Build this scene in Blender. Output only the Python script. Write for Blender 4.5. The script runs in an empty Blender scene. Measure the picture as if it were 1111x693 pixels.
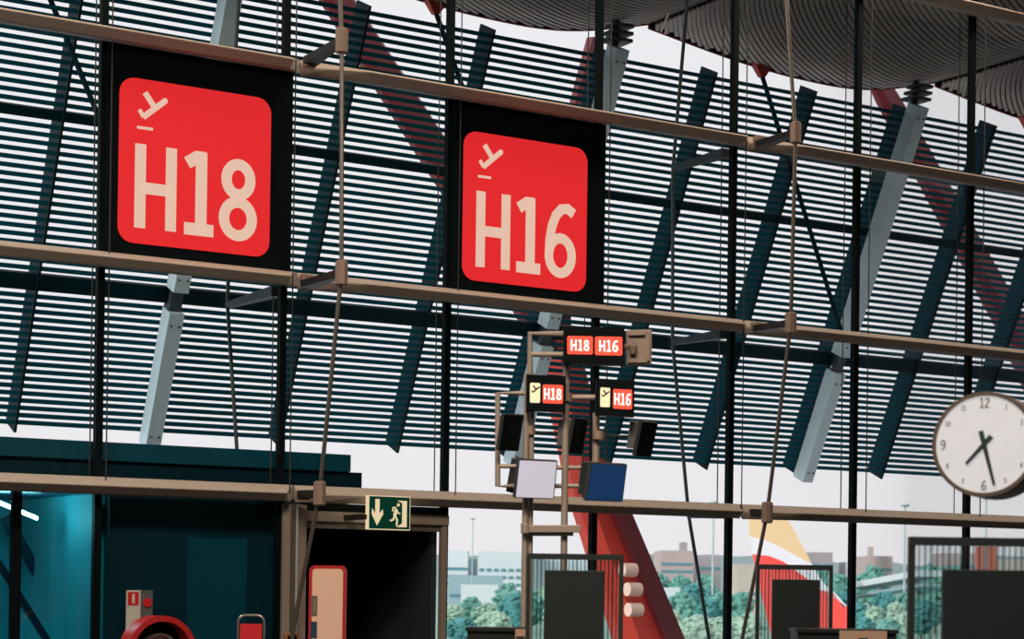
import bpy, bmesh, math, random
from mathutils import Vector, Matrix
random.seed(7)
SC = bpy.context.scene
COL = SC.collection
W, H = 1111.0, 693.0
# ---------------------------------------------------------------- camera
FPX, ALPHA, ROLL, PITCH, VY = 2100.0, 0.558282, 0.0136706, 0.0057037, 274.70
CAM = Vector((0.0, -27.9054, 1.65))
ca, sa = math.cos(ALPHA), math.sin(ALPHA)
_r = Vector((ca, -sa, 0)); _f = Vector((sa, ca, 0)); _u = Vector((0, 0, 1))
FWD = _f*math.cos(PITCH) + _u*math.sin(PITCH)
_u2 = _u*math.cos(PITCH) - _f*math.sin(PITCH)
RIGHT = _r*math.cos(ROLL) + _u2*math.sin(ROLL)
UP = -_r*math.sin(ROLL) + _u2*math.cos(ROLL)
cd = bpy.data.cameras.new('camera'); cam = bpy.data.objects.new('camera', cd); COL.objects.link(cam)
cam.matrix_world = Matrix(((RIGHT.x, UP.x, -FWD.x, CAM.x), (RIGHT.y, UP.y, -FWD.y, CAM.y), (RIGHT.z, UP.z, -FWD.z, CAM.z), (0, 0, 0, 1)))
cd.sensor_fit = 'HORIZONTAL'; cd.sensor_width = 36.0; cd.lens = FPX/W*36.0
cd.shift_y = VY/W; cd.clip_start = 0.1; cd.clip_end = 20000
cd.dof.use_dof = True; cd.dof.focus_distance = 34.0; cd.dof.aperture_fstop = 2.2
SC.camera = cam

def ray(px, py):
    return FWD + RIGHT*((px-W/2)/FPX) - UP*((py-H/2-VY)/FPX)
def at(px, py, Y):                       # the point of the plane y = Y seen at a pixel
    d = ray(px, py); return CAM + d*((Y-CAM.y)/d.y)
def atz(px, py, Z):                      # the point at camera depth Z
    return CAM + ray(px, py)*Z

# ---------------------------------------------------------------- helpers
class MB:
    def __init__(s): s.v = []; s.f = []
    def add(s, vs, fs):
        b = len(s.v); s.v += [Vector(v) for v in vs]; s.f += [tuple(i+b for i in f) for f in fs]
        return s
    def hexa(s, p):                      # 8 corners: bottom loop 0-3, top loop 4-7
        return s.add(p, [(3,2,1,0),(4,5,6,7),(0,1,5,4),(1,2,6,5),(2,3,7,6),(3,0,4,7)])
    def box(s, a, b):
        (x0,y0,z0),(x1,y1,z1) = a, b
        return s.hexa([(x0,y0,z0),(x1,y0,z0),(x1,y1,z0),(x0,y1,z0),(x0,y0,z1),(x1,y0,z1),(x1,y1,z1),(x0,y1,z1)])
    def obox(s, c, ax, ay, az):          # centre and three half-axis vectors
        c = Vector(c); p = []
        for k in (-1, 1):
            for i, j in ((-1,-1),(1,-1),(1,1),(-1,1)): p.append(c+ax*i+ay*j+az*k)
        return s.hexa(p)
    def beam(s, a, b, w, d, side):       # box beam a->b, width w along side, depth d across
        a, b = Vector(a), Vector(b); t = (b-a).normalized(); side = (side-t*side.dot(t)).normalized(); n = t.cross(side)
        return s.obox((a+b)/2, side*w/2, n*d/2, (b-a)/2)
    def tube(s, pts, r, n=10, closed_caps=True):
        pts = [Vector(p) for p in pts]; rs = r if isinstance(r, (list, tuple)) else [r]*len(pts)
        b = len(s.v); ref = None
        for i, p in enumerate(pts):
            t = (pts[min(i+1, len(pts)-1)] - pts[max(i-1, 0)]).normalized()
            if ref is None: ref = Vector((0,0,1)) if abs(t.z) < .9 else Vector((1,0,0))
            u = (ref - t*ref.dot(t)).normalized(); ref = u; w = t.cross(u)
            for k in range(n):
                an = 2*math.pi*k/n; s.v.append(p + u*math.cos(an)*rs[i] + w*math.sin(an)*rs[i])
        for i in range(len(pts)-1):
            for k in range(n):
                s.f.append((b+i*n+k, b+i*n+(k+1)%n, b+(i+1)*n+(k+1)%n, b+(i+1)*n+k))
        s.f.append(tuple(b+k for k in reversed(range(n)))); s.f.append(tuple(b+(len(pts)-1)*n+k for k in range(n)))
        return s
    def prism(s, poly, o, ux, uy, nv):   # 2-D polygon (ux, uy) pushed along nv
        o = Vector(o); n = len(poly)
        A = [o+ux*x+uy*y for x, y in poly]; B = [p+nv for p in A]
        return s.add(A+B, [tuple(reversed(range(n))), tuple(range(n, 2*n))] + [(i, (i+1)%n, n+(i+1)%n, n+i) for i in range(n)])
    def loft(s, loops):                  # closed loops of equal length
        n = len(loops[0]); b = len(s.v)
        for L in loops: s.v += [Vector(p) for p in L]
        for i in range(len(loops)-1):
            for k in range(n): s.f.append((b+i*n+k, b+i*n+(k+1)%n, b+(i+1)*n+(k+1)%n, b+(i+1)*n+k))
        s.f.append(tuple(b+k for k in reversed(range(n)))); s.f.append(tuple(b+(len(loops)-1)*n+k for k in range(n)))
        return s
    def ribbon(s, pts, w, o, ux, uy, nv, closed=False):   # flat stroke along 2-D points
        n = len(pts); L = []; R = []
        for i, (x, y) in enumerate(pts):
            if closed: a, c = pts[i-1], pts[(i+1) % n]
            else: a, c = pts[max(i-1, 0)], pts[min(i+1, n-1)]
            tx, ty = c[0]-a[0], c[1]-a[1]; l = math.hypot(tx, ty) or 1
            k = w/2
            if 0 < i < n-1 or closed:
                d1 = (x-a[0], y-a[1]); d2 = (c[0]-x, c[1]-y)
                l1 = math.hypot(*d1) or 1; l2 = math.hypot(*d2) or 1
                co = max(-1, min(1, (d1[0]*d2[0]+d1[1]*d2[1])/(l1*l2))); k = w/2/max(.5, math.sqrt((1+co)/2))
            L.append((x-ty/l*k, y+tx/l*k)); R.append((x+ty/l*k, y-tx/l*k))
        o = Vector(o)
        for i in range(n if closed else n-1):
            j = (i+1) % n
            q = [R[i], R[j], L[j], L[i]]
            s.prism(q, o, ux, uy, nv)
        return s
    def build(s, name, m, parent=None, smooth=False, bevel=0.0):
        me = bpy.data.meshes.new(name)
        base = Vector((0,0,0))
        q = parent
        while q is not None: base += q.location; q = q.parent
        me.from_pydata([tuple(v-base) for v in s.v], [], s.f); me.update()
        bm = bmesh.new(); bm.from_mesh(me)
        bmesh.ops.recalc_face_normals(bm, faces=bm.faces)
        bm.to_mesh(me); bm.free()
        me.materials.append(m)
        if smooth:
            for p in me.polygons: p.use_smooth = True
        o = bpy.data.objects.new(name, me); COL.objects.link(o)
        if parent is not None: o.parent = parent
        if smooth:
            try: me.set_sharp_from_angle(angle=math.radians(40))
            except Exception: pass
        if bevel:
            b = o.modifiers.new('bevel', 'BEVEL'); b.width = bevel; b.segments = 2; b.limit_method = 'ANGLE'; b.angle_limit = math.radians(50)
        return o
def tag(o, label, cat=None, group=None, kind=None):
    if label: o['label'] = label
    if cat: o['category'] = cat
    if group: o['group'] = group
    if kind: o['kind'] = kind
    return o
def thing(name, loc, label, cat, group=None):
    o = bpy.data.objects.new(name, None); COL.objects.link(o); o.location = Vector(loc); o.empty_display_size = .2
    return tag(o, label, cat, group)
def struct(o, label=None): o['kind'] = 'structure'; (label and o.__setitem__('label', label)); return o
def part(o, label): o['label'] = label; return o
def rrect(w, h, r, n=6, x0=0, y0=0):
    P = []
    for cx, cy, a0 in ((w-r, r, -90), (w-r, h-r, 0), (r, h-r, 90), (r, r, 180)):
        for k in range(n+1):
            a = math.radians(a0+90*k/n); P.append((x0+cx+r*math.cos(a), y0+cy+r*math.sin(a)))
    return P
X_, Y_, Z_ = Vector((1,0,0)), Vector((0,1,0)), Vector((0,0,1))

# ---------------------------------------------------------------- materials
def lin(r, g, b):
    return tuple(((c/255)/12.92 if c/255 <= .04045 else ((c/255+.055)/1.055)**2.4) for c in (r, g, b))
def mat(name, col, rough=.6, metal=0.0, var=.12, scale=6.0, spec=.4, bump=0.0):
    m = bpy.data.materials.new(name); m.use_nodes = True; nt = m.node_tree; p = nt.nodes['Principled BSDF']
    tc = nt.nodes.new('ShaderNodeTexCoord'); nz = nt.nodes.new('ShaderNodeTexNoise'); nz.inputs['Scale'].default_value = scale
    nz.inputs['Detail'].default_value = 3
    mr = nt.nodes.new('ShaderNodeMapRange'); mr.inputs[3].default_value = 1-var; mr.inputs[4].default_value = 1+var
    mx = nt.nodes.new('ShaderNodeVectorMath'); mx.operation = 'SCALE'; mx.inputs[0].default_value = col
    nt.links.new(tc.outputs['Object'], nz.inputs['Vector']); nt.links.new(nz.outputs[0], mr.inputs[0]); nt.links.new(mr.outputs[0], mx.inputs['Scale'])
    nt.links.new(mx.outputs[0], p.inputs['Base Color'])
    p.inputs['Roughness'].default_value = rough; p.inputs['Metallic'].default_value = metal
    p.inputs['Specular IOR Level'].default_value = spec
    if bump:
        b = nt.nodes.new('ShaderNodeBump'); b.inputs['Strength'].default_value = bump; nt.links.new(nz.outputs[0], b.inputs['Height']); nt.links.new(b.outputs[0], p.inputs['Normal'])
    return m
def emis(name, col, strength, base=(.02,.02,.02)):
    m = mat(name, base, .4); p = m.node_tree.nodes['Principled BSDF']
    p.inputs['Emission Color'].default_value = (*col, 1); p.inputs['Emission Strength'].default_value = strength
    return m
def glass(name, tint, refl=1.0, rough=0.0, frost=None):
    m = bpy.data.materials.new(name); m.use_nodes = True; nt = m.node_tree; nt.nodes.clear()
    out = nt.nodes.new('ShaderNodeOutputMaterial'); mix = nt.nodes.new('ShaderNodeMixShader')
    tr = nt.nodes.new('ShaderNodeBsdfTransparent'); tr.inputs[0].default_value = (*tint, 1)
    gl = nt.nodes.new('ShaderNodeBsdfGlossy'); gl.inputs['Roughness'].default_value = rough; gl.inputs[0].default_value = (1,1,1,1)
    fr = nt.nodes.new('ShaderNodeFresnel'); fr.inputs[0].default_value = 1.45
    ml = nt.nodes.new('ShaderNodeMath'); ml.operation = 'MULTIPLY'; ml.inputs[1].default_value = refl
    nt.links.new(fr.outputs[0], ml.inputs[0]); nt.links.new(ml.outputs[0], mix.inputs[0])
    nt.links.new(tr.outputs[0], mix.inputs[1]); nt.links.new(gl.outputs[0], mix.inputs[2]); nt.links.new(mix.outputs[0], out.inputs[0])
    return m
M = {}
M['rail'] = mat('anodised_beige_metal', (.50,.45,.41), .55, 0, .05, 2, .2)
M['bracket'] = mat('rose_beige_metal', (.36,.28,.24), .5, .2)
M['darkarm'] = mat('dark_grey_metal', (.022,.022,.022), .5, .3)
M['mullion'] = mat('black_coated_aluminium', (.003,.008,.011), .6, 0, .1, 8, .08)
M['wire'] = mat('steel_wire', (.05,.055,.055), .5, .3)
M['cable'] = mat('steel_cable', (.20,.19,.18), .4, .5)
M['mirrorcable'] = mat('dark_teal_mirror_cable', (.012,.03,.04), .5, .1)
M['slat'] = mat('teal_slat_paint', (.001,.085,.128), .6, 0, .12, 1.2, .1)
M['fin'] = mat('deep_teal_paint', (.0015,.022,.032), .6, 0, .15, 1.5, .1)
M['arm'] = mat('pale_blue_paint', (.62,.82,.90), .5, 0, .05, 2)
M['bolt'] = mat('dark_bolt_steel', (.05,.07,.08), .5, .4)
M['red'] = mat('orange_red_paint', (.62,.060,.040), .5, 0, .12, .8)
M['red_shaded'] = mat('orange_red_paint_shaded', (.13,.014,.020), .5, 0, .15, .8)  # same pylon red, darkened: the shade is put into the colour
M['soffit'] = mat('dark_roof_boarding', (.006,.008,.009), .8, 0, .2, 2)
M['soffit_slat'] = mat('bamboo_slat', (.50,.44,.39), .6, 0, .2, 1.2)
M['edge'] = mat('red_roof_edge', (.50,.06,.06), .5)
M['whiteroof'] = mat('pale_roof_sheet', (.6,.62,.64), .5)
M['glass'] = glass('clear_facade_glass', (.985,.995,.995), .25)
M['sign_black'] = mat('sign_black', (.003,.008,.010), .6, 0, .1, 4, .06)
M['sign_red'] = emis('lit_red_panel', lin(228,42,46), .90, (.15,.005,.005))
M['sign_cream'] = emis('lit_cream_lettering', lin(230,192,170), .98, (.0,.0,.0))
M['sred'] = emis('small_lit_red', lin(252,78,58), 1.35, (.1,.01,.01))
M['swhite'] = emis('small_lit_white', lin(255,238,225), 1.6, (.1,.1,.1))
M['scream'] = emis('small_lit_cream', lin(252,226,178), 1.15, (.1,.1,.08))
M['icon_dark'] = mat('icon_black', (.012,.012,.010), .6)
M['pole'] = mat('brown_beige_metal', (.40,.36,.33), .45, .2, .08, 3)
M['boxbeige'] = mat('beige_sign_back', (.34,.29,.26), .55, .1, .06)
M['mon_black'] = mat('black_screen', (.004,.007,.009), .5, 0, .05, 3, .15)
M['mon_grey'] = mat('grey_casing', (.13,.15,.165), .5)
M['mon_dark'] = mat('charcoal_casing', (.025,.036,.042), .5)
M['mon_white'] = emis('pale_grey_screen', lin(196,196,212), .75, (.3,.3,.34))
M['mon_navy'] = emis('navy_screen', lin(4,44,88), .8, (.01,.03,.06))
M['frame_dark'] = mat('dark_metal_frame', (.022,.032,.036), .45, .2)
M['ribglass'] = glass('ribbed_glass', (.90,.93,.93), .8, .08)
M['rib'] = glass('ribbed_glass_rib', (.66,.70,.71), .8, .15)
M['panel_dark'] = mat('charcoal_panel', (.004,.013,.017), .6, 0, .25, 1.5)
M['door_beige'] = mat('beige_door_frame', (.38,.34,.31), .5, .1)
M['door_grey'] = mat('grey_door_frame', (.16,.155,.15), .5, .1)
M['conduit'] = mat('pale_blue_conduit', (.50,.56,.62), .4)
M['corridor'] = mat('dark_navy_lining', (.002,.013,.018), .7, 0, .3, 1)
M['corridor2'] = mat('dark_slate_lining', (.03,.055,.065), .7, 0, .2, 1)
M['bridge_dark'] = mat('dark_teal_cladding', (.001,.033,.060), .35, 0, .3, .7, .4)
M['bridge_band'] = mat('teal_fascia', (.002,.095,.170), .4, 0, .2, .7)
M['panel_teal'] = mat('mid_teal_pane', (.002,.075,.125), .3, 0, .25, .8, .4)
M['bridge_room'] = mat('pale_teal_lining', (.07,.50,.58), .6, 0, .2, .6)
M['teal_glass'] = glass('teal_bridge_glass', (.45,.86,.92), 1.0)
M['tube'] = emis('light_tube', (1,1,1), 70)
M['green'] = emis('lit_green_panel', lin(0,46,34), .8, (.002,.03,.02))
M['exitcream'] = emis('lit_pale_pictogram', lin(236,212,170), .9, (.1,.1,.08))
M['cream'] = mat('cream_board', (.88,.64,.52), .6, 0, .03, 2)
M['redframe'] = mat('red_frame', (.48,.02,.03), .45)
M['grey'] = mat('mid_grey_print', (.16,.15,.14), .6)
M['navy'] = mat('navy_print', (.012,.05,.11), .6)
M['chrome'] = mat('chrome_tube', (.6,.6,.6), .25, .9)
M['redbright'] = mat('bright_red_board', (.72,.022,.04), .5)
M['reel'] = mat('hose_reel_red', (.55,.03,.04), .4)
M['white'] = mat('white_plate', (.70,.72,.72), .5)
M['orange'] = mat('orange_brown_rim', (.45,.2,.1), .5)
M['desk_black'] = mat('black_desk_laminate', (.006,.010,.013), .5)
M['desk_beige'] = mat('wood_desk_front', (.42,.31,.24), .5, 0, .15, 8)
M['clock_case'] = mat('bronze_grey_clock_case', (.10,.085,.075), .4, .4)
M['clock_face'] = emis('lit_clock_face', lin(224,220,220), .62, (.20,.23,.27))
M['clock_ink'] = mat('dark_clock_numerals', (.10,.10,.095), .6)
M['hand'] = mat('dark_green_hands', (.004,.022,.022), .5)
M['floor'] = mat('dark_stone_floor', (.045,.047,.05), .3, 0, .08, .5)
M['hall'] = mat('dark_hall_wall', (.05,.05,.05), .8, 0, .1, .3)
M['ceil'] = mat('bamboo_ceiling', (.10,.08,.06), .7, 0, .2, .4)

# ---------------------------------------------------------------- world and interior light
w = bpy.data.worlds.new('overcast_sky'); SC.world = w; w.use_nodes = True
nt = w.node_tree; bg = nt.nodes['Background']
tc = nt.nodes.new('ShaderNodeTexCoord'); sx = nt.nodes.new('ShaderNodeSeparateXYZ'); cr = nt.nodes.new('ShaderNodeValToRGB')
nt.links.new(tc.outputs['Generated'], sx.inputs[0]); nt.links.new(sx.outputs['Z'], cr.inputs[0]); nt.links.new(cr.outputs[0], bg.inputs[0])
cr.color_ramp.elements[0].position = 0.0; cr.color_ramp.elements[0].color = (.87,.84,.865,1)
cr.color_ramp.elements[1].position = .35; cr.color_ramp.elements[1].color = (.90,.89,.92,1)
bg.inputs[1].default_value = 1.0
def area(name, loc, sx, sy, e, col, rot=(0,0,0)):
    l = bpy.data.lights.new(name, 'AREA'); l.shape = 'RECTANGLE'; l.size = sx; l.size_y = sy; l.energy = e; l.color = col
    o = bpy.data.objects.new(name, l); COL.objects.link(o); o.location = loc; o.rotation_euler = rot; return o
for x, y, sx_, sy_, e in ((-3, -3, 7, 2, 330), (7.5, -2.6, 6, 1.6, 330), (16.5, -2.6, 6, 1.6, 330), (25.5, -2.5, 6, 1.4, 330), (37.5, -2.3, 6, 1.4, 330),
                          (4, -20, 6, 5, 4200), (-9, -22, 6, 5, 2800)):
    area('skylight', (x, y, 14.4), sx_, sy_, e, (1, .76, .56))
sl = bpy.data.lights.new('veiled_sun', 'SUN'); sl.energy = 2.5; sl.angle = math.radians(25); sl.color = (1, .97, .93)
so = bpy.data.objects.new('veiled_sun', sl); COL.objects.link(so); so.location = (-40, 30, 60)
so.rotation_euler = Vector((.93, .12, -.27)).to_track_quat('-Z', 'Y').to_euler()
# ---------------------------------------------------------------- hall shell
S0 = 10.077; BAYS = list(range(-3, 9))      # mullions stand at S0 + 3k
sm = lambda k: S0+3*k
XL, XR, YB = -14.0, 44.0, -42.0
ZR = [3.0136, 6.381, 9.7527, 13.13]          # heights of the four rails
struct(MB().box((XL, YB, -.3), (XR, .15, 0)).build('floor', M['floor']))
struct(MB().box((XL, YB, 14.6), (XR, .25, 14.9)).build('ceiling', M['ceil']))
struct(MB().box((XL-.3, YB, 0), (XL, .15, 14.6)).build('wall_left', M['hall']))
struct(MB().box((XR, YB, 0), (XR+.3, .15, 14.6)).build('wall_right', M['hall']))
struct(MB().box((XL, YB-.3, 0), (XR, YB, 14.6)).build('wall_back', M['hall']))
wf = MB().box((XL, -.05, 0), (sm(-3)-.06, .15, 14.6)).box((sm(9)+.06, -.05, 0), (XR, .15, 14.6))
struct(wf.build('wall_front', M['hall']))
ordn = ['first','second','third','fourth','fifth','sixth','seventh','eighth','ninth','tenth','eleventh','twelfth']
# panes
n = 0
rowname = ['below the lowest rail', 'between the lowest and middle rails', 'between the middle and upper rails', 'above the upper rail', 'along the top of the facade']
zs = [0.02] + ZR + [14.6]
for r in range(5):
    for k in range(-3, 9):
        if r == 0 and k == 1: continue       # the doorway
        n += 1
        g = MB().box((sm(k)+.05, .03, zs[r]), (sm(k+1)-.05, .05, zs[r+1])).build('window_%d' % n, M['glass'])
        struct(g)
for k in range(-3, 10):
    t = MB().box((sm(k)-.055, -.06, 0), (sm(k)+.055, .06, 14.6)).build('trim_%d' % (k+4), M['mullion'])
    struct(t)

# ---------------------------------------------------------------- rails between the cable trusses
PROF = [(-.60,.0),(-.575,.025),(-.14,.15),(-.07,.15),(-.07,-.06),(-.38,-.125),(-.45,-.11),(-.598,-.012)]
def rail(j, z, label):
    a, b = sm(1+3*j)+.203, sm(4+3*j)+.20
    root = thing('glazing_rail', ((a+b)/2, -.07, z), label, 'facade rail', 'wing-shaped facade rails')
    loops = []
    for s, k in ((a, .25), (a+.35, .55), (a+1.0, 1.0), (b-.34, 1.0), (b, .72)):
        L = []
        for y, dz in PROF:
            yy = -.07+(y+.07)*k
            L.append((s + (0 if s < b-.01 else (y+.07)*.55), yy, z+dz))
        loops.append(L)
    MB().loft(loops).build('rail_body', M['rail'], root)
    MB().box((b-.16, -.66, z-.10), (b+.02, -.50, z+.05)).build('end_bracket', M['bracket'], root, bevel=.02)
    return root
for rr, (z, nm) in enumerate(zip(ZR[:3], ('lowest', 'middle', 'upper'))):
    for j, w_ in ((-1, ['from the wall edge to the door post', 'under the H18 gate sign', 'over the H18 gate sign']),
                  (0, ['behind the screen tower and over the doorway', 'under the H16 gate sign', 'over the H16 gate sign']),
                  (1, ['behind the ribbed screens and below the clock', 'above the clock, right of the tower', 'across the clear louvres at right'])):
        rail(j, z, 'beige wing-shaped %s facade rail %s' % (nm, w_[rr]))
rail(1, ZR[3], 'beige topmost facade rail crossing the upper right corner under the roof')

# ---------------------------------------------------------------- cable trusses
def truss(k, ys, zs_, name_label, out_label):
    s = sm(k)
    root = thing('cable_truss', (s, -.1, 0), name_label, 'cable truss', 'inner cable trusses')
    pts = [(s, y, z) for y, z in zip(ys, zs_)]
    MB().tube(pts, .035, 8).build('cable', M['cable'], root, True)
    for y, z in zip(ys[1:4], zs_[1:4]):
        MB().loft([[(s+dx*.12+.14, -.60, z+.02+dz*.08) for dx, dz in ((-1,-.7),(1,-.7),(1,.7),(-1,.7))],
                   [(s+dx*.05, y+.05, z+dz*.06) for dx, dz in ((-1,-1),(1,-1),(1,1),(-1,1))]]).build('strut', M['darkarm'], root)
        MB().tube([(s, y, z-.19), (s, y, z-.17), (s, y, z+.17), (s, y, z+.19)], [.07,.10,.10,.07], 8).build('clamp', M['bracket'], root, True)
    out = thing('mirrored_cable', (s, .25, 0), out_label, 'cable', 'mirrored truss cables')
    pts = [(s, -y+.1, z) for y, z in zip(ys, zs_)]  # inner cable and struts repeated mirror-wise beyond the glass
    MB().tube(pts, .034, 8).build('cable', M['mirrorcable'], out, True)
    for y, z in zip(ys[1:4], zs_[1:4]):
        MB().loft([[(s+dx*.10, .2, z+dz*.08) for dx, dz in ((-1,-1),(1,-1),(1,1),(-1,1))],
                   [(s+dx*.04, -y+.1, z+dz*.05) for dx, dz in ((-1,-1),(1,-1),(1,1),(-1,1))]]).build('strut', M['mirrorcable'], out)
truss(1, [-1.50, -1.95, -2.05, -1.42, -.62, -.35], [13.6, 9.74, 6.25, 2.98, 1.05, .05],
      'bowed steel cable truss with three clamps standing between the two gate signs', 'dark bowed mirror copy of the cable outside the glass below the H18 sign')
truss(4, [-1.25, -1.74, -1.68, -1.10, -.45, -.25], [13.6, 9.62, 6.29, 2.98, .75, .05],
      'bowed steel cable truss with three clamps right of the screen tower', 'dark bowed mirror copy of the cable outside the glass right of the screen tower')
# tie wires on both sides of each mullion
for i, k in enumerate(range(0, 7)):
    for y, nm in ((-.37, 'inside'), (.34, 'outside')):
        o = MB().tube([(sm(k), y, 3.0), (sm(k), y, 14.5)], .012, 6).build('tie_wire', M['wire'], None)
        tag(o, 'thin straight steel wire just %s the %s black mullion from the left' % (nm, ordn[i]), 'wire', 'thin wires beside the mullions')

# ---------------------------------------------------------------- lettering
def ell(cx, cy, rx, ry, a0=0, a1=360, n=28):
    return [(cx+rx*math.cos(math.radians(a0+(a1-a0)*i/n)), cy+ry*math.sin(math.radians(a0+(a1-a0)*i/n))) for i in range(n+(0 if a1-a0 == 360 else 1))]
GL = {
 'H': (.52, [([(.065,0),(.065,1)],0),([(.455,0),(.455,1)],0),([(.065,.48),(.455,.48)],0)]),
 '1': (.38, [([(.215,0),(.215,1)],0),([(.03,.85),(.16,.935),(.27,.935)],0),([(0,.06),(.38,.06)],0)]),
 '8': (.50, [(ell(.25,.255,.185,.205),1),(ell(.25,.735,.158,.185),1)]),
 '6': (.50, [(ell(.25,.285,.185,.235),1),([(.068,.30),(.075,.48),(.11,.67),(.17,.82),(.26,.915),(.36,.93),(.46,.87)],0)]),
 '2': (.50, [([(.07,.72),(.09,.84),(.17,.92),(.27,.94),(.37,.91),(.43,.82),(.42,.70),(.34,.55),(.10,.20),(.07,.06)],0),([(.04,.06),(.46,.06)],0)]),
 '3': (.48, [([(.06,.86),(.15,.93),(.25,.94),(.36,.89),(.40,.76),(.35,.62),(.22,.54)],0),([(.22,.54),(.36,.48),(.42,.34),(.40,.17),(.30,.07),(.18,.06),(.06,.13)],0)]),
 '4': (.50, [([(.36,0),(.36,1)],0),([(.36,.94),(.05,.30),(.48,.30)],0)]),
 '5': (.48, [([(.42,.94),(.10,.94),(.09,.55),(.22,.60),(.34,.56),(.42,.42),(.42,.25),(.34,.10),(.20,.06),(.06,.12)],0)]),
 '7': (.48, [([(.04,.94),(.43,.94),(.18,0)],0)]),
 '9': (.50, [(ell(.25,.70,.185,.235),1),([(.432,.70),(.425,.5),(.39,.3),(.33,.15),(.24,.07),(.10,.08)],0)]),
 '0': (.50, [(ell(.25,.5,.185,.44),1)]),
}
def text(mb, s, o, ux, uy, nv, h, stroke=.13, gap=.10):
    x = 0.0
    for c in s:
        wd, st = GL[c]
        for pts, cl in st:
            mb.ribbon([((x+p[0])*h, p[1]*h) for p in pts], stroke*h, o, ux, uy, nv, bool(cl))
        x += wd+gap
    return (x-gap)*h
def tw(s, h, gap=.10): return (sum(GL[c][0] for c in s)+gap*(len(s)-1))*h
def plane_icon(mb, o, ux, uy, nv, k):     # the little aircraft climbing, unit k metres
    for pts, wd in (([(.151,-.231),(.290,-.113)],.036),([(.160,-.080),(.226,-.165)],.036),([(.126,-.188),(.155,-.230)],.026)):
        mb.ribbon([(x*k, y*k) for x, y in pts], wd*k, o, ux, uy, nv)
    mb.prism([((.290+.018*math.cos(a))*k, (-.113+.018*math.sin(a))*k) for a in [i*math.pi/5 for i in range(10)]], o, ux, uy, nv)
# ---------------------------------------------------------------- the two big gate signs
def gate_sign(k, num, s0, red0, label):
    a, b = sm(k)+.02 , sm(k+1)+.06
    root = thing('gate_sign', ((a+b)/2, -.2, ZR[1]+.15), label, 'gate sign', 'big lit gate signs')
    MB().box((a, -.16, ZR[1]+.151), (b, -.061, ZR[2]-.088)).build('housing', M['sign_black'], root)
    x0 = red0; z1 = 7.535+1.65; sz = 2.485
    P = Vector((x0, -.16, z1-sz))
    MB().prism(rrect(sz, sz, .24), P, X_, Z_, -Y_*.012).build('red_panel', M['sign_red'], root)
    f = P + Vector((0, -.012, 0)); mb = MB()
    xh = .105*sz; zb = (1-.905)*sz; h = .51*sz
    text(mb, 'H', f+Vector((xh,0,zb)), X_, Z_, -Y_*.006, h, .138)
    text(mb, '1', f+Vector((.425*sz,0,zb)), X_, Z_, -Y_*.006, h, .148)
    text(mb, num[2], f+Vector((.655*sz,0,zb-.01)), X_, Z_, -Y_*.006, h, .135)
    mb.build('lettering', M['sign_cream'], root)
    ic = MB(); plane_icon(ic, f+Vector((0,0,sz)), X_, Z_, -Y_*.006, sz*1.0)
    ic.prism([(.113*sz,-.305*sz),(.215*sz,-.305*sz),(.215*sz,-.288*sz),(.113*sz,-.288*sz)], f+Vector((0,0,sz)), X_, Z_, -Y_*.006)
    ic.build('departure_pictogram', M['sign_cream'], root)
gate_sign(0, 'H18', 0, at(128.5,172,-.16).x, 'big black sign with glowing red panel reading H18')
gate_sign(2, 'H16', 0, at(502.0,225,-.16).x, 'big black sign with glowing red panel reading H16')

# ---------------------------------------------------------------- sloping sunshade outside
YT, ZT, YBT, ZBT = 7.5, 11.80+1.65, 11.5, 3.13+1.65
SL = Vector((0, YBT-YT, ZBT-ZT)); SLN = SL.normalized(); NIN = Vector((0, SLN.z, -SLN.y)); NIN = NIN if NIN.y < 0 else -NIN   # towards the hall
def shade(s, z, off=0.0):                # point on the slope at height z, pushed off towards the hall
    t = (z-ZT)/(ZBT-ZT); return Vector((s, YT, ZT)) + SL*t + NIN*off
def zcam(z): return z+1.65
BANKS = [(zcam(11.80), zcam(9.12)), (zcam(8.86), zcam(6.12)), (zcam(5.74), zcam(3.13))]
W0 = 15.45
shade_lab = ['sloping teal slatted sunshade bay outside, at the far left behind the H18 sign',
             'sloping teal slatted sunshade bay outside, between the H18 and H16 signs',
             'sloping teal slatted sunshade bay outside, behind the screen tower and right of H16',
             'sloping teal slatted sunshade bay outside, at the far right behind the clock']
for b in range(4):
    s0 = W0+9*(b-1)
    root = thing('sunshade_bay', shade(s0+4.5, ZBT, 0), shade_lab[b], 'sunshade', 'slatted sunshade bays')
    for q in range(3):
        for zt, zb in BANKS:
            mb = MB(); nb = 18
            for i in range(nb):
                z = zt - (i+.5)*(zt-zb)/nb
                c = shade(s0+3*q+1.5, z, .0)
                hv = (Vector((0, -.30, 1)).normalized())
                mb.obox(c, X_*1.46, hv*.045, hv.cross(X_)*.028)
            mb.build('slat_bank', M['slat'], root)
        a, c = shade(s0+3*q, ZT+.06, -.26), shade(s0+3*q, ZBT-.12, -.26)
        mb = MB().beam(a, c, .05, .64, X_)
        # pointed foot
        mb.build('fin', M['fin'], root)
    for z, hh in ((zcam(8.99), .20), (zcam(5.93), .34)):
        MB().obox(shade(s0+4.5, z, -.06), X_*4.5, SLN*hh/2, NIN*.07).build('purlin', M['fin'], root)
arm_lab = ['pale blue bolted hanger arm sloping outside, left of and below the H18 sign',
           'pale blue bolted hanger arm sloping outside, behind the screen tower',
           'pale blue bolted hanger arm sloping outside, right of the tower, in full view']
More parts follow.
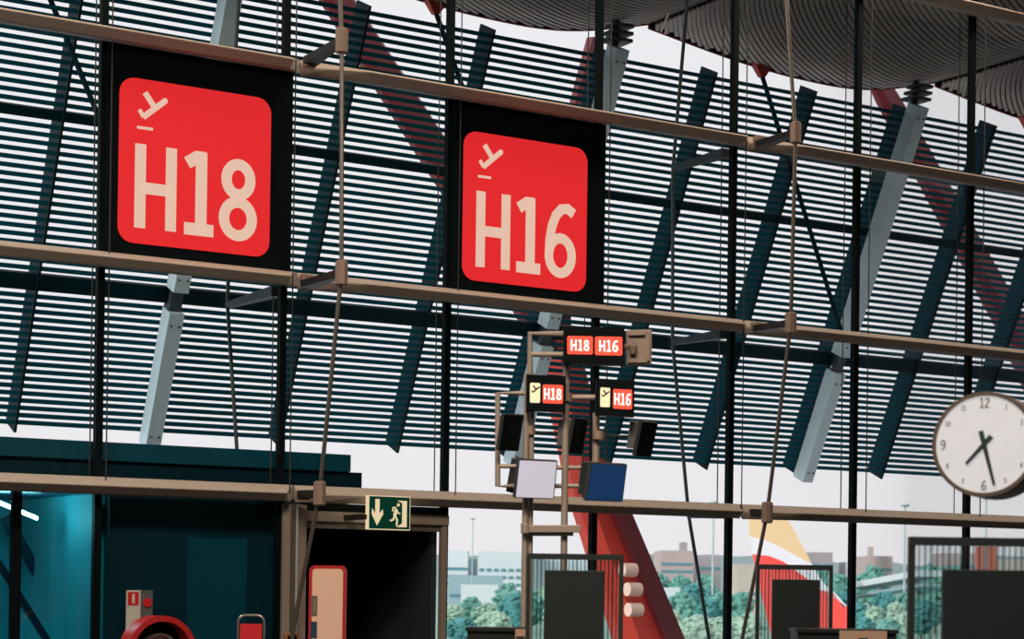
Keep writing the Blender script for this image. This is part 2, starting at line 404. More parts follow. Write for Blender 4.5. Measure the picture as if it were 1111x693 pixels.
for i in range(3):
    s = W0+9*i + (.02 if i else -.15)
    root = thing('hanger_arm', shade(s, ZBT, .2), arm_lab[i], 'hanger arm', 'pale blue hanger arms')
    for za, zb in ((zcam(12.0), zcam(6.12)), (zcam(5.72), zcam(2.98))):
        o = MB().beam(shade(s, za, .30), shade(s, zb, .30), .34, .44, X_).build('arm_beam', M['arm'], root, bevel=.012)
        for zz in (za-.25, zb+.25):
            for dx in (-.09, .09):
                p = shade(s+dx, zz, .52); MB().tube([p, p+NIN*.03], .022, 8).build('bolt', M['bolt'], o)
    MB().beam(shade(s, zcam(6.2), .30), shade(s, zcam(5.66), .30), .26, .16, X_).build('joint', M['bolt'], root)
    h_ = MB()
    for q in range(3): h_.obox(shade(s, zcam(12.1+.14*q), .15), X_*(.30-.03*q), Y_*.22, Z_*.035)
    h_.tube([shade(s, zcam(11.95), .15), shade(s, zcam(12.1), .15)+Z_*.55], .09, 10)
    h_.build('top_hanger', M['bolt'], root)

# ---------------------------------------------------------------- wavy roof canopy
PRF = [(-5.5,.50),(-4.0,.29),(-2.8,.135),(-1.4,.03),(0,0),(1.0,.05),(1.85,.19),(3.0,.47),(4.4,.85),(5.1,1.08)]
def prof(u):
    for (a, za), (b, zb) in zip(PRF, PRF[1:]):
        if u <= b:
            t = (u-a)/(b-a); return za+(zb-za)*t
    return PRF[-1][1]
def profs(u): return (prof(u-.4)+2*prof(u)+prof(u+.4))/4 if -5 < u < 4.6 else prof(u)
roof_lab = ['wavy slatted roof lobe outside, above and left of the H18 sign', 'wavy slatted roof lobe outside, dipping above the H16 sign',
            'wavy slatted roof lobe outside, dipping above the tallest pale hanger arm', 'wavy slatted roof lobe outside, in the upper right corner']
for i, c in enumerate((13.45, 22.45, 31.4, 40.35)):
    zb = 12.235+1.65
    root = thing('roof_canopy', (c, 4.2, zb), roof_lab[i], 'roof canopy', 'wavy roof lobes')
    us = [-5.5+10.6*k/36 for k in range(37)]
    loops = []
    for u in us:
        z = zb+profs(u)
        loops.append([(c+u, .35, z+.12), (c+u, 7.985, z+.12), (c+u, 7.99, z+.03), (c+u, 8.02, z+.03), (c+u, 8.02, z+.22), (c+u, .35, z+.45)])
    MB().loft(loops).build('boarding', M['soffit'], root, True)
    mb = MB()
    k = 0; C = -12.0
    while C < 12.5:
        seg = []
        for u in [-5.5+10.6*t/44 for t in range(45)]:
            y = 6.0 + .44*u - .92*math.exp(-.5*(u+4)) + C
            if .36 <= y <= 7.98: seg.append((u, y))
        if len(seg) >= 2:
            for (u0, y0), (u1, y1) in zip(seg, seg[1:]):
                p0 = Vector((c+u0, y0, zb+profs(u0))); p1 = Vector((c+u1, y1, zb+profs(u1)))
                d = (p1-p0).normalized(); sd = Vector((-d.y, d.x, 0)).normalized()*.046
                mb.hexa([p0-sd, p0+sd, p1+sd, p1-sd, p0-sd+Z_*.04, p0+sd+Z_*.04, p1+sd+Z_*.04, p1-sd+Z_*.04])
        C += .17
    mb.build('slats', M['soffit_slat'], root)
    MB().tube([(c+u, 8.0, zb+profs(u)+.005) for u in us], .028, 6).build('edge_trim', M['edge'], root, True)
# slim tie struts that hang from the roof edge, with a red bracket
tie_lab = ['slim dark tie strut under a red bracket, above the H16 sign', 'slim dark tie strut under a red bracket, right of the H16 sign', 'slim dark tie strut under a red bracket, at the right edge']
tie_lab.append('slim dark tie strut outside, above the left edge of the H18 sign')
for i, s in enumerate((20.25, 29.15, 38.05, 11.3)):
    root = thing('tie_strut', (s, 8, zcam(12.3)), tie_lab[i], 'tie strut', 'slim tie struts under the roof edge')
    MB().tube([(s, 7.9, zcam(12.15)), (s+3.0, 8.3, zcam(6.2))], .055, 8).build('rod', M['fin'], root, True)
    MB().loft([[(s+dx*.30, 7.9+dy*.10, zcam(12.42)) for dx, dy in ((-1,-1),(1,-1),(1,1),(-1,1))],
               [(s+dx*.06, 7.9+dy*.06, zcam(12.08)) for dx, dy in ((-1,-1),(1,-1),(1,1),(-1,1))]]).build('bracket', M['red'], root)

for pa, pb, lab in (((721, 37), (737, -6), 'longer thin cream stay rod under the roof edge above and right of H16'), ((717, 35), (728, 8), 'shorter thin cream stay rod under the roof edge above and right of H16')):
    tag(MB().tube([at(*pa, 7.9), at(*pb, 6.6)], .02, 6).build('stay_rod', M['cream'], None, True), lab, 'rod', 'cream stay rods')
# ---------------------------------------------------------------- red Y-shaped pylons
def limb(mb, pts, wid, dep):              # rounded-box limb, width along x
    loops = []
    for (x, y, z), w_, d in zip(pts, wid, dep):
        loops.append([(x+w_/2*px, y+d/2*py, z) for px, py in ((-1,-.35),(-.6,-1),(.6,-1),(1,-.35),(1,.35),(.6,1),(-.6,1),(-1,.35))])
    mb.loft(loops)
def pylon(dx, label):
    root = thing('roof_pylon', (30.9+dx, 14, -7), label, 'pylon', 'red roof pylons')
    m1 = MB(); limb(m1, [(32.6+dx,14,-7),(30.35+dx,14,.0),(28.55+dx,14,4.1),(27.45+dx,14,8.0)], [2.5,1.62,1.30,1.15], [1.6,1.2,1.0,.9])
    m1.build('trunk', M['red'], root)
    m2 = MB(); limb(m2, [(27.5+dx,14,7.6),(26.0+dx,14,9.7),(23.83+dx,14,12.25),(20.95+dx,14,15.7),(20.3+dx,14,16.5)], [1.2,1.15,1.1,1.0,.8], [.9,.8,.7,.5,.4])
    m2.build('left_branch', M['red_shaded'], root)  # both branches get the darkened red, shade included in the colour
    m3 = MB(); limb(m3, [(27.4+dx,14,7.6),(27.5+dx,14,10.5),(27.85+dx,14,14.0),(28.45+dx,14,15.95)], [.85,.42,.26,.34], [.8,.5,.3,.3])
    m3.build('right_branch', M['red_shaded'], root)
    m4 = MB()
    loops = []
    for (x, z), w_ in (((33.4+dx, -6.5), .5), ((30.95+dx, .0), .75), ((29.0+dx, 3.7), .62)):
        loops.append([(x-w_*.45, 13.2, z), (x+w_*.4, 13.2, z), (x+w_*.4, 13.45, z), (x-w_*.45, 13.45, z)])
    m4.loft(loops); m4.build('shaded_side', M['red_shaded'], root)  # added dark plate standing in for the trunk's shaded right face
    for z, cx in ((2.05, 29.10), (1.55, 29.26), (1.02, 29.30)):
        mb = MB().tube([(cx-.20+dx, 13.0, z), (cx+.20+dx, 13.0, z)], .18, 12); mb.build('floodlight', M['cream'], root, True)
    return root
pylon(0, 'big orange red steel pylon outside, rising behind the screen tower')
pylon(18, 'red steel pylon branch outside, slanting behind the slats at the right edge')

# ---------------------------------------------------------------- boarding bridge outside, left
root = thing('boarding_bridge', (9, 3, -.3), 'dark teal boarding bridge outside the glass, left of the doorway', 'boarding bridge')
MB().box((0, .45, 3.45), (14.56, 6.5, 3.73)).build('roof_fascia', M['bridge_band'], root)
MB().box((0, .55, 2.95), (14.82, 6.4, 3.45)).build('upper_wall', M['bridge_dark'], root)
MB().box((10.42, .40, -.3), (13.2, .60, 2.95)).build('dark_panel', M['bridge_dark'], root)
MB().box((0, 4.5, -.3), (10.42, 4.7, 2.95)).build('rear_wall', M['bridge_room'], root)
MB().box((10.30, .6, -.3), (10.42, 4.5, 2.95)).build('end_wall', M['bridge_room'], root)
MB().box((0, .5, -.45), (13.2, 6.4, -.3)).build('deck', M['bridge_dark'], root)
MB().box((0, .55, -.3), (10.42, .58, 2.95)).build('glazing', M['teal_glass'], root)
for pa, pb, yy, wd_ in (((-6, 604), (52, 696), 2.0, .10), ((6, 560), (44, 628), 3.6, .16), ((60, 600), (92, 696), 4.3, .22)):
    MB().beam(at(*pa, yy), at(*pb, yy), wd_, .1, X_).build('brace', M['bridge_dark'], root)
a, b = at(204, 583, .38), at(266, 693, .38)
MB().box((a.x, .36, 0.1), (b.x, .40, a.z)).build('panel_window', M['panel_teal'], root)
a, b = at(126, 612, .38), at(160, 693, .38)
MB().box((a.x, .37, 0.1), (b.x, .40, a.z)).build('panel_hatch', M['bridge_dark'], root)
MB().box((8.93, .42, -.3), (9.07, .54, 3.0)).build('post', M['mullion'], root)
MB().tube([at(-20, 537, 1.6), at(40, 562, 2.0)], .03, 8).build('light_tube', M['tube'], root, True)
# dark lining around the doorway passage
root = thing('boarding_passage', (14.7, 3, 0), 'dark open passage lining seen through the beige doorway', 'passage')
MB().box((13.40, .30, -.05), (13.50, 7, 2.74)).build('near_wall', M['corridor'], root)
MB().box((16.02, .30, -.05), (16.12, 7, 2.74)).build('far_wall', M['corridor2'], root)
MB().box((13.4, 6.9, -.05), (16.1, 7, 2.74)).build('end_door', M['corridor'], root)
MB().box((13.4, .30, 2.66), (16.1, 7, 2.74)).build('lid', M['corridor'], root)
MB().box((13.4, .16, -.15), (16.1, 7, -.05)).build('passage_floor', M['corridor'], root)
# doorway frame (part of the facade)
zl = at(400, 563, -.1).z
d1 = thing('door_1', (14.6, 0, 0), 'beige metal doorway frame with a dark opening, under the exit sign', None); d1['kind'] = 'structure'
for x0, x1, y, m in ((13.09, 13.22, -.12, 'door_beige'), (13.22, 13.34, -.05, 'door_grey'), (13.34, 13.50, -.12, 'door_beige')):
    MB().box((x0, y, 0), (x1, .02, 2.86)).build('door_post', M[m], d1)
MB().box((15.99, -.10, 0), (16.09, .0, zl+.10)).build('door_post', M['door_beige'], d1)
MB().box((13.50, -.14, zl-.06), (16.10, .1, zl+.10)).build('lintel', M['door_beige'], d1)
MB().box((13.50, -.06, zl-.17), (15.98, .2, zl-.06)).build('lintel_strip', M['door_grey'], d1)
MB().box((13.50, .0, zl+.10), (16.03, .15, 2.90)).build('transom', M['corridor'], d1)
o = MB().tube([(13.31, -.17, 0.75), (13.31, -.17, 2.86)], .022, 8).build('conduit', M['conduit'], None, True)
tag(o, 'pale blue vertical conduit pipe on the left door post', 'conduit')
p = at(317, 692, -.2)
root = thing('call_box', p, 'small black box with orange rim low on the door post', 'call box')
MB().box((p.x-.12, -.20, p.z-.15), (p.x+.12, -.121, p.z+.08)).build('rim', M['orange'], root, bevel=.01)
MB().box((p.x-.075, -.212, p.z-.12), (p.x+.075, -.20, p.z+.04)).build('screen', M['mon_black'], root)

# ---------------------------------------------------------------- exit sign
p0 = at(400, 537, -.8); p1 = at(444.8, 576, -.8); ps = at(400, 574, -.8)
wd = p1.x-p0.x; ht = p0.z-ps.z
o0 = Vector((p0.x, -.8, ps.z))
root = thing('exit_sign', o0+Vector((wd/2, .05, 0)), 'green emergency exit sign with arrow and running figure over the doorway', 'exit sign')
MB().box((o0.x, -.80, o0.z), (o0.x+wd, -.70, o0.z+ht)).build('case', M['exitcream'], root)
mg = .013
MB().box((o0.x+mg, -.806, o0.z+mg), (o0.x+wd-mg, -.80, o0.z+ht-mg)).build('green_panel', M['green'], root)
f = Vector((o0.x, -.806, o0.z)); nv = -Y_*.006; mb = MB()
mb.prism([(x*wd, y*ht) for x, y in ((.20,.12),(.345,.46),(.33,.60),(.255,.46),(.255,.90),(.155,.90),(.155,.46),(.085,.62),(.07,.46))], f, X_, Z_, nv)
mb.prism([(x*wd, y*ht) for x, y in ((.66,.09),(.91,.09),(.91,.87),(.68,.87),(.80,.80),(.80,.20))], f, X_, Z_, nv)
def st(pts, w_): mb.ribbon([(x*wd, y*ht) for x, y in pts], w_*wd, f, X_, Z_, nv)
st([(.66,.62),(.62,.42)], .075); st([(.66,.66),(.58,.66),(.57,.55)], .03); st([(.66,.60),(.71,.50),(.75,.49)], .028)
st([(.63,.42),(.68,.30),(.67,.13)], .04); st([(.62,.42),(.58,.30),(.51,.27)], .04)
mb.prism([((.705+.035*math.cos(a))*wd, .745*ht+.035*math.sin(a)*wd) for a in [i*math.pi/6 for i in range(12)]], f, X_, Z_, nv)
mb.build('pictogram', M['exitcream'], root)
MB().box((o0.x-.10, -.75, zl-.03), (o0.x+.02, -.14, zl+.05)).build('wall_bracket', M['darkarm'], root)

# ---------------------------------------------------------------- fire point at lower left
def plate(px0, py0, px1, py1, Y, th=.02):
    a = at(px0, py0, Y); b = at(px1, py1, Y)
    return (a.x, Y, min(a.z, b.z)), (b.x, Y+th, max(a.z, b.z))
root = thing('fire_sign', at(145, 690, -.25), 'narrow white fire sign plate with red extinguisher square', 'fire sign')
a, b = plate(137.5, 640, 152.5, 691, -.25, .03); MB().box(a, b).build('plate', M['white'], root)
a, b = plate(139, 642, 150.5, 656.5, -.256, .006); q = MB().box(a, b).build('red_square', M['redbright'], root)
a, b = plate(143.3, 644, 146.2, 654.5, -.260, .004); MB().box(a, b).build('extinguisher_mark', M['white'], q)
root = thing('alarm_box', at(159, 690, -.25), 'dark grey alarm panel with a red button beside the white fire sign', 'alarm panel')
a, b = plate(152.8, 640, 165, 691, -.25, .06); MB().box(a, b).build('panel', M['mon_grey'], root)
c = at(159.5, 653.5, -.25); MB().tube([c, c-Y_*.03], .07, 14).build('button', M['redbright'], root, True)
pst = thing('fire_post', (at(151, 690, -.2).x, -.18, 0), 'slim dark post carrying the fire plates', 'post')
MB().box((at(138,690,-.2).x, -.215, 0), (at(165,690,-.2).x, -.125, at(150,640,-.2).z)).build('post_body', M['corridor2'], pst)
# hose reel
c = atz(171, 708, 27.5)
ax = (Vector((CAM.x-c.x, CAM.y-c.y, 0)).normalized()*.85 + RIGHT*.45).normalized()
u = Vector((-ax.y, ax.x, 0)); 
root = thing('hose_reel', (c.x, c.y, 0), 'round red fire hose reel low beneath the white fire sign', 'hose reel')
def ring(mb, c, ax, u, ro, ri, wd, n=40):
    L = []
    for k in range(n):
        a = 2*math.pi*k/n; d = u*math.cos(a)+Z_*math.sin(a)
        L.append([c+d*ro-ax*wd, c+d*ro+ax*wd, c+d*ri+ax*wd, c+d*ri-ax*wd])
    b = len(mb.v)
    for l in L: mb.v += l
    for k in range(n):
        for j in range(4): mb.f.append((b+k*4+j, b+k*4+(j+1)%4, b+((k+1)%n)*4+(j+1)%4, b+((k+1)%n)*4+j))
m1 = MB(); ring(m1, c, ax, u, .53, .45, .17); m1.build('drum_rim', M['reel'], root, True)
m1 = MB(); ring(m1, c-ax*.12, ax, u, .46, .12, .015); m1.build('drum_disc', M['mon_black'], root, True)
m1 = MB(); ring(m1, c, ax, u, .28, .245, .10); m1.tube([c-ax*.12, c-ax*.02], .25, 24); m1.build('hub', M['chrome'], root, True)
m1 = MB(); ring(m1, c-ax*.005, ax, u, .14, .03, .012, 16); m1.build('hub_cap', M['redbright'], root, True)
MB().beam((c.x, c.y, 0)-ax*.0+Vector((0,0,0)), c-ax*.16+Vector((0,0,0)), .12, .06, u).build('stand', M['mon_dark'], root) if False else MB().box((c.x-.05, c.y+.16, 0), (c.x+.05, c.y+.24, c.z)).build('stand', M['mon_dark'], root)
# red notice on a chrome hoop stand
a = atz(258.5, 667, 27); b = atz(286.5, 667, 27); rt = (b-a).normalized(); rt.z = 0; rt.normalize()
wdt = (b-a).length; base = Vector((a.x, a.y, 0)); top = a.z
root = thing('notice_stand', base+rt*wdt/2, 'red notice board in a chrome hoop stand left of the door', 'notice stand')
pts = [base, base+Z_*(top-.10)]
for k in range(1, 6): pts.append(base+rt*(.1-.1*math.cos(k*math.pi/10))+Z_*(top-.1+.1*math.sin(k*math.pi/10)))
for k in range(0, 6): pts.append(base+rt*(wdt-.1+.1*math.sin(k*math.pi/10))+Z_*(top-.1+.1*math.cos(k*math.pi/10)))
pts.append(base+rt*wdt)
MB().tube(pts, .018, 8).build('hoop', M['chrome'], root, True)
bw = Vector((rt.y, -rt.x, 0))
MB().obox(base+rt*wdt/2+Z_*(top-.12-.35), rt*(wdt/2-.03), bw*.012, Z_*.35).build('board', M['redbright'], root)
MB().obox(base+rt*wdt/2+Z_*.015, rt*(wdt/2+.05), bw*.18, Z_*.015).build('foot_plate', M['mon_dark'], root)
# totem board with red frame
a = atz(335.5, 613, 26); b = atz(376, 613, 26); rt = (b-a); rt.z = 0; wdt = rt.length; rt.normalize(); bw = Vector((rt.y, -rt.x, 0))
base = Vector((a.x, a.y, 0)); top = a.z
root = thing('totem_board', base+rt*wdt/2, 'tall cream information totem with rounded red frame in the doorway', 'totem')
poly = rrect(wdt, top, .08)
MB().prism(poly, base, rt, Z_, -bw*.10).build('frame', M['redframe'], root)
q = MB().prism(rrect(wdt-.09, top-.09, .05, 6, .045, .045), base, rt, Z_, bw*.012).build('cream_panel', M['cream'], root)
def mk(px0, py0, px1, py1, m, nm):
    u0 = (px0-335.5)/40.5*wdt; u1 = (px1-335.5)/40.5*wdt; v0 = top-(py0-613)*26/FPX; v1 = top-(py1-613)*26/FPX
    MB().prism([(u0,v1),(u1,v1),(u1,v0),(u0,v0)], base+bw*.012, rt, Z_, bw*.004).build(nm, m, root)
mk(338.5, 646, 345, 668, M['grey'], 'grey_label'); mk(338, 674, 345, 692, M['navy'], 'navy_label')
mk(341.2, 650, 342.6, 664, M['cream'], 'pale_mark')

# ---------------------------------------------------------------- screen tower
TZ = 23.0
def T(px, py, dz=0.0): return atz(px, py, TZ+dz)
mpp = TZ/FPX
FR = Vector((RIGHT.x, RIGHT.y, 0)).normalized(); FN = Vector((-FR.y, FR.x, 0))   # FN points away from the camera
base = T(594, 640); base.z = 0
tower = thing('screen_tower', base, 'tall beige pole tower carrying gate signs and screens below the H16 sign', 'screen tower')
def tpole(name, pts, wpx, dz=0.0):
    return MB().tube([T(x, y, dz) for x, y in pts], wpx*mpp/2, 10).build(name, M['pole'], tower, True)
def vpole(name, px, y0, y1, wpx, dz=0.0):
    a = T(px, y0, dz); b = T(px, y1, dz) if y1 else Vector((a.x, a.y, 0))
    b = Vector((a.x, a.y, b.z)); return MB().tube([a, b], wpx*mpp/2, 10).build(name, M['pole'], tower, True)
vpole('pole', 571.8, 405, None, 6.5); vpole('pole', 577.6, 405, None, 6.0, .06)
vpole('pole', 614.6, 394, None, 7.5, .05); vpole('pole', 647, 448, 502, 8, .1)
tpole('upper_frame', [(575, 407), (575, 362), (614, 362)], 6.5, .05)
tpole('crossbar', [(575, 384), (614, 384.5)], 6, .05)
tpole('crossbar', [(604, 431), (648, 431)], 6, .08)
tpole('side_frame', [(571, 426.5), (540, 426.5), (540, 527), (560, 527)], 6)
tpole('crossbar', [(540, 505.5), (562, 505.5)], 5)
tpole('crossbar', [(600, 507), (636, 507)], 5, .06); tpole('crossbar', [(600, 527), (634, 527)], 5, .06)
lb = MB()
a, b = T(568, 573.5, -.08), T(630, 573.5, -.08); lb.beam(a, b, .09, .09, Z_)
a, b = T(576, 579, -.02), T(622, 579, -.02); lb.beam(a, b, .05, .10, Z_)
lb.tube([T(570, 573, -.1)-Z_*.06, T(570, 573, -.1)+Z_*.06], .055, 10)
lb.build('lower_crossbar', M['pole'], tower, bevel=.008)
for x0, x1, y in ((568, 608, 469), (653, 688, 473)):
    MB().tube([T(x0, y, .1), T(x1, y, .1)], .014, 6).build('monitor_arm', M['mon_dark'], tower, True)
for px, py in ((574.5, 467), (614.6, 431), (649, 472)):
    c = T(px, py, .04); MB().tube([c-Z_*.05, c+Z_*.05], .07, 12).build('collar', M['bracket'], tower, True)
def quadbox(mb, corners, depth):        # corners TL TR BR BL in the world, front face; depth away from the camera
    TL, TR, BR, BL = [Vector(c) for c in corners]
    n = (TR-TL).cross(TL-BL).normalized()
    if n.dot(FWD) < 0: n = -n
    d = n*depth
    return mb.hexa([BL, BR, BR+d, BL+d, TL, TR, TR+d, TL+d])
def inset(corners, u0, v0, u1, v1, off):
    TL, TR, BR, BL = [Vector(c) for c in corners]
    n = (TR-TL).cross(TL-BL).normalized()
    if n.dot(FWD) > 0: n = -n
    def P(u, v): return (TL*(1-u)+TR*u)*(1-v)+(BL*(1-u)+BR*u)*v + n*off
    return P, n
def lit_sign(corners, depth, label, panels, group):
    TL, TR, BR, BL = corners
    c = (TL+TR+BR+BL)/4
    root = thing('flight_sign', (BL+BR)/2, label, 'gate number sign', group)
    quadbox(MB(), corners, depth).build('case', M['sign_black'], root)
    P, n = inset(corners, 0, 0, 1, 1, 0)
    for kind, u0, v0, u1, v1, s in panels:
        o, px, py = P(u0, v1), P(u1, v1)-P(u0, v1), P(u0, v0)-P(u0, v1)
        wd, hh = px.length, py.length; ux, uy = px.normalized(), py.normalized()
        if kind == 'red':
            q = MB().prism(rrect(wd, hh, min(wd, hh)*.09, 4), o, ux, uy, n*.008).build('red_panel', M['sred'], root)
            h = hh*.60; k = 1.0; tot = tw(s, h, .14); 
            if tot > wd*.86: k = wd*.86/tot
            mb = MB(); text(mb, s, o+n*.008+ux*(wd-tot*k)/2+uy*(hh-h)/2, ux*k, uy, n*.004, h, .15, .14)
            mb.build('lettering', M['swhite'], q)
        else:
            q = MB().prism(rrect(wd, hh, min(wd, hh)*.12, 4), o, ux, uy, n*.008).build('cream_panel', M['scream'], root)
            mb = MB(); kk = wd/.30
            plane_icon(mb, o+n*.008+uy*hh*1.05-ux*wd*.42, ux, uy, n*.004, kk*1.35)
            mb.build('pictogram', M['icon_dark'], q)
    return root
g = 'lit gate number signs on the tower'
lit_sign([T(611.5,354,-.2), T(677.5,354.5,-.2), T(677.5,395.2,-.2), T(611.5,394,-.2)], .22, 'black double sign lit red with H18 and H16 at the tower top',
         [('red', .06,.26,.48,.75,'H18'), ('red', .515,.265,.965,.765,'H16')], g)
lit_sign([T(571,406,-.2), T(614,408,-.2), T(613.5,446.5,-.2), T(570.5,445,-.2)], .16, 'small black sign on the tower with plane symbol and lit H18',
         [('cream', .10,.23,.355,.78,''), ('red', .42,.26,.93,.78,'H18')], g)
lit_sign([T(646.5,410.5,-.2), T(688.5,412.5,-.2), T(688,452,-.2), T(646,450,-.2)], .16, 'small black sign on the tower with plane symbol and lit H16',
         [('cream', .12,.24,.37,.77,''), ('red', .45,.265,.94,.80,'H16')], g)
# beige back of another sign, right of the top one
C4 = [T(680,358,.15), T(707.5,357,.15), T(707,395,.15), T(680,395,.15)]
root = thing('sign_back', (C4[2]+C4[3])/2, 'beige back of a sign with a small hinge box at the tower top right', 'sign back')
quadbox(MB(), C4, .14).build('back_panel', M['boxbeige'], root, bevel=.01)
C5 = [T(681.5,361.5,.12), T(702.5,361,.12), T(702,391,.12), T(681.5,391,.12)]
P, nn = inset(C5, 0, 0, 1, 1, 0); mb = MB()
for a, b in ((P(0,0),P(1,0)),(P(1,0),P(1,1)),(P(0,1),P(1,1))): mb.beam(a, b, .035, .05, nn)
mb.build('raised_rim', M['boxbeige'], root)
C6 = [T(683,374,.02), T(691,373.5,.02), T(689,385,.06), T(684,384,.06)]; quadbox(MB(), C6, .10).build('hinge_box', M['bracket'], root, bevel=.01)
MB().tube([T(668,376,.1), T(690,376,.2)], .03, 8).build('spigot', M['pole'], root, True)
# monitors
def monitor(front, depth, screen_mat, label, case_mat, name='monitor', back=None):
    root = thing(name, (front[2]+front[3])/2, label, 'monitor', 'monitors on the screen tower')
    quadbox(MB(), front, depth).build('casing', case_mat, root)
    P, n_ = inset(front, 0, 0, 1, 1, .004); m = .025
    q = [P(m,m), P(1-m,m), P(1-m,1-m), P(m,1-m)]
    quadbox(MB(), q, .003).build('screen', screen_mat, root)
    if back: quadbox(MB(), back[0], back[1]).build('mount_box', back[2], root)
    return root
monitor([T(547,449,-.30), T(568.5,450,-.05), T(562.5,489.5,.03), T(541,488.5,-.22)], .05, M['mon_black'], 'tilted black monitor at the left of the tower', M['mon_dark'])
monitor([T(624,453,-.05), T(638.5,455,.22), T(631.5,492.5,.30), T(617,491,.03)], .05, M['mon_black'], 'tilted black monitor with grey mount in the middle of the tower', M['mon_dark'],
        back=([T(606,455,.02), T(624,456,.02), T(620,485,.08), T(604.5,483,.08)], .08, M['mon_grey']))
monitor([T(697,457,-.05), T(714,458.5,.24), T(706.5,495.5,.32), T(689.5,494.5,.03)], .05, M['mon_black'], 'tilted black monitor with grey mount at the right of the tower', M['mon_dark'],
        back=([T(684,457,.02), T(698,458,.02), T(693,487,.08), T(680,486,.08)], .08, M['mon_grey']))
monitor([T(563,498,-.35), T(605,500,-.25), T(601,541.5,-.18), T(558.5,540,-.28)], .12, M['mon_white'], 'bright pale grey monitor low on the left of the tower', M['mon_dark'],
        back=([T(555,498,-.02), T(566,498,-.02), T(560,536,.05), T(549,533,.05)], .16, M['mon_dark']))
monitor([T(641.5,502,-.35), T(680.5,504,-.25), T(675.5,544.5,-.18), T(635,543,-.28)], .12, M['mon_navy'], 'navy blue monitor low on the right of the tower', M['mon_dark'],
        back=([T(631,502,-.02), T(644,502,-.02), T(638,540,.05), T(627,535,.05)], .16, M['mon_dark']))

# ---------------------------------------------------------------- ribbed glass screens with dark displays
def ribbed(px0, px1, pyt, Z, d0, d1, dtop, label):
    a = atz(px0, pyt, Z); b = atz(px1, pyt, Z); rt = b-a; rt.z = 0; wd = rt.length; rt.normalize(); bw = Vector((-rt.y, rt.x, 0))
    base = Vector((a.x, a.y, 0)); top = a.z
    root = thing('ribbed_screen', base+rt*wd/2, label, 'glass screen', 'ribbed glass gate screens')
    MB().obox(base+rt*wd/2+Z_*(top-.03), rt*wd/2, bw*.035, Z_*.03).build('top_rail', M['frame_dark'], root)
    for u in (.02, wd-.02): MB().obox(base+rt*u+Z_*(top-.06)/2, rt*.022, bw*.03, Z_*((top-.06)/2)).build('post', M['frame_dark'], root)
    MB().obox(base+rt*wd/2+Z_*.04, rt*(wd/2-.043), bw*.03, Z_*.04).build('bottom_rail', M['frame_dark'], root)
    gl = MB().obox(base+rt*wd/2+Z_*((top-.06)/2+.04), rt*(wd/2-.045), bw*.006, Z_*((top-.06)/2-.04)).build('glass', M['ribglass'], root)
    nr = int(wd/.045); mb = MB()
    for i in range(nr):
        u = .05+(wd-.10)*(i+.5)/nr
        mb.obox(base+rt*u-bw*.012+Z_*((top-.06)/2+.04), rt*(.007+.006*((i*7)%3)/2), bw*.005, Z_*((top-.06)/2-.041))
    mb.build('ribs', M['rib'], root)
    e0 = (d0-px0)/(px1-px0)*wd; e1 = (d1-px0)/(px1-px0)*wd; dz = top-(dtop-pyt)*Z/FPX
    bk = MB().obox(base+rt*(e0+e1)/2-bw*.07+Z_*(dz/2+.15), rt*(e1-e0)/2, bw*.035, Z_*(dz/2-.15)).build('display', M['panel_dark'], root, bevel=.006)
    MB().obox(base+rt*(e0+e1)/2-bw*.03+Z_*(dz/2), rt*.05, bw*.02, Z_*(dz/2-.02)).build('display_bracket', M['frame_dark'], root)
    MB().obox(base+rt*wd/2+Z_*.01, rt*wd/2, bw*.2, Z_*.01).build('foot_plate', M['frame_dark'], root)
ribbed(571.5, 676.5, 600, 20.0, 591, 655.5, 618, 'ribbed glass screen with dark display at the foot of the screen tower')
ribbed(820.5, 903.5, 612, 23.5, 837.5, 888.5, 628, 'ribbed glass screen with dark display in front of the airliner tail')
ribbed(986, 1165, 582, 13.5, 1021, 1130, 617, 'large near ribbed glass screen with wide dark display under the clock')

# ---------------------------------------------------------------- gate desks
def desk(px0, px1, pyt, Z, d, bits, label):
    a = atz(px0, pyt, Z); b = atz(px1, pyt, Z); rt = b-a; rt.z = 0; wd = rt.length; rt.normalize(); bw = Vector((-rt.y, rt.x, 0))
    base = Vector((a.x, a.y, 0)); top = a.z
    root = thing('gate_desk', base+rt*wd/2, label, 'gate desk', 'gate desks')
    MB().obox(base+rt*wd/2+bw*d/2+Z_*(top-.02), rt*wd/2, bw*d/2, Z_*.02).build('desk_top', M['desk_black'], root)
    MB().obox(base+rt*wd/2+bw*d/2+Z_*(top-.04)/2, rt*(wd/2-.02), bw*(d/2-.03), Z_*((top-.04)/2)).build('desk_body', M['desk_black'], root)
    for u0, u1 in bits:
        f = MB().obox(base+rt*wd*(u0+u1)/2-bw*.012+Z_*(top/2), rt*wd*(u1-u0)/2, bw*.03, Z_*(top/2-.01)).build('wood_front', M['desk_beige'], root)
        MB().obox(base+rt*wd*(u0+u1)/2-bw*.046+Z_*(top-.10), rt*.05, bw*.006, Z_*.012).build('handle', M['mon_dark'], f)
    return root
desk(505, 571, 680.5, 21.5, .6, ((.82,.99),), 'low black gate desk with wood edge left of the tower foot')
desk(864, 975, 682, 21.5, .6, ((.42,.88),), 'low black gate desk with wooden front right of the far ribbed screen')

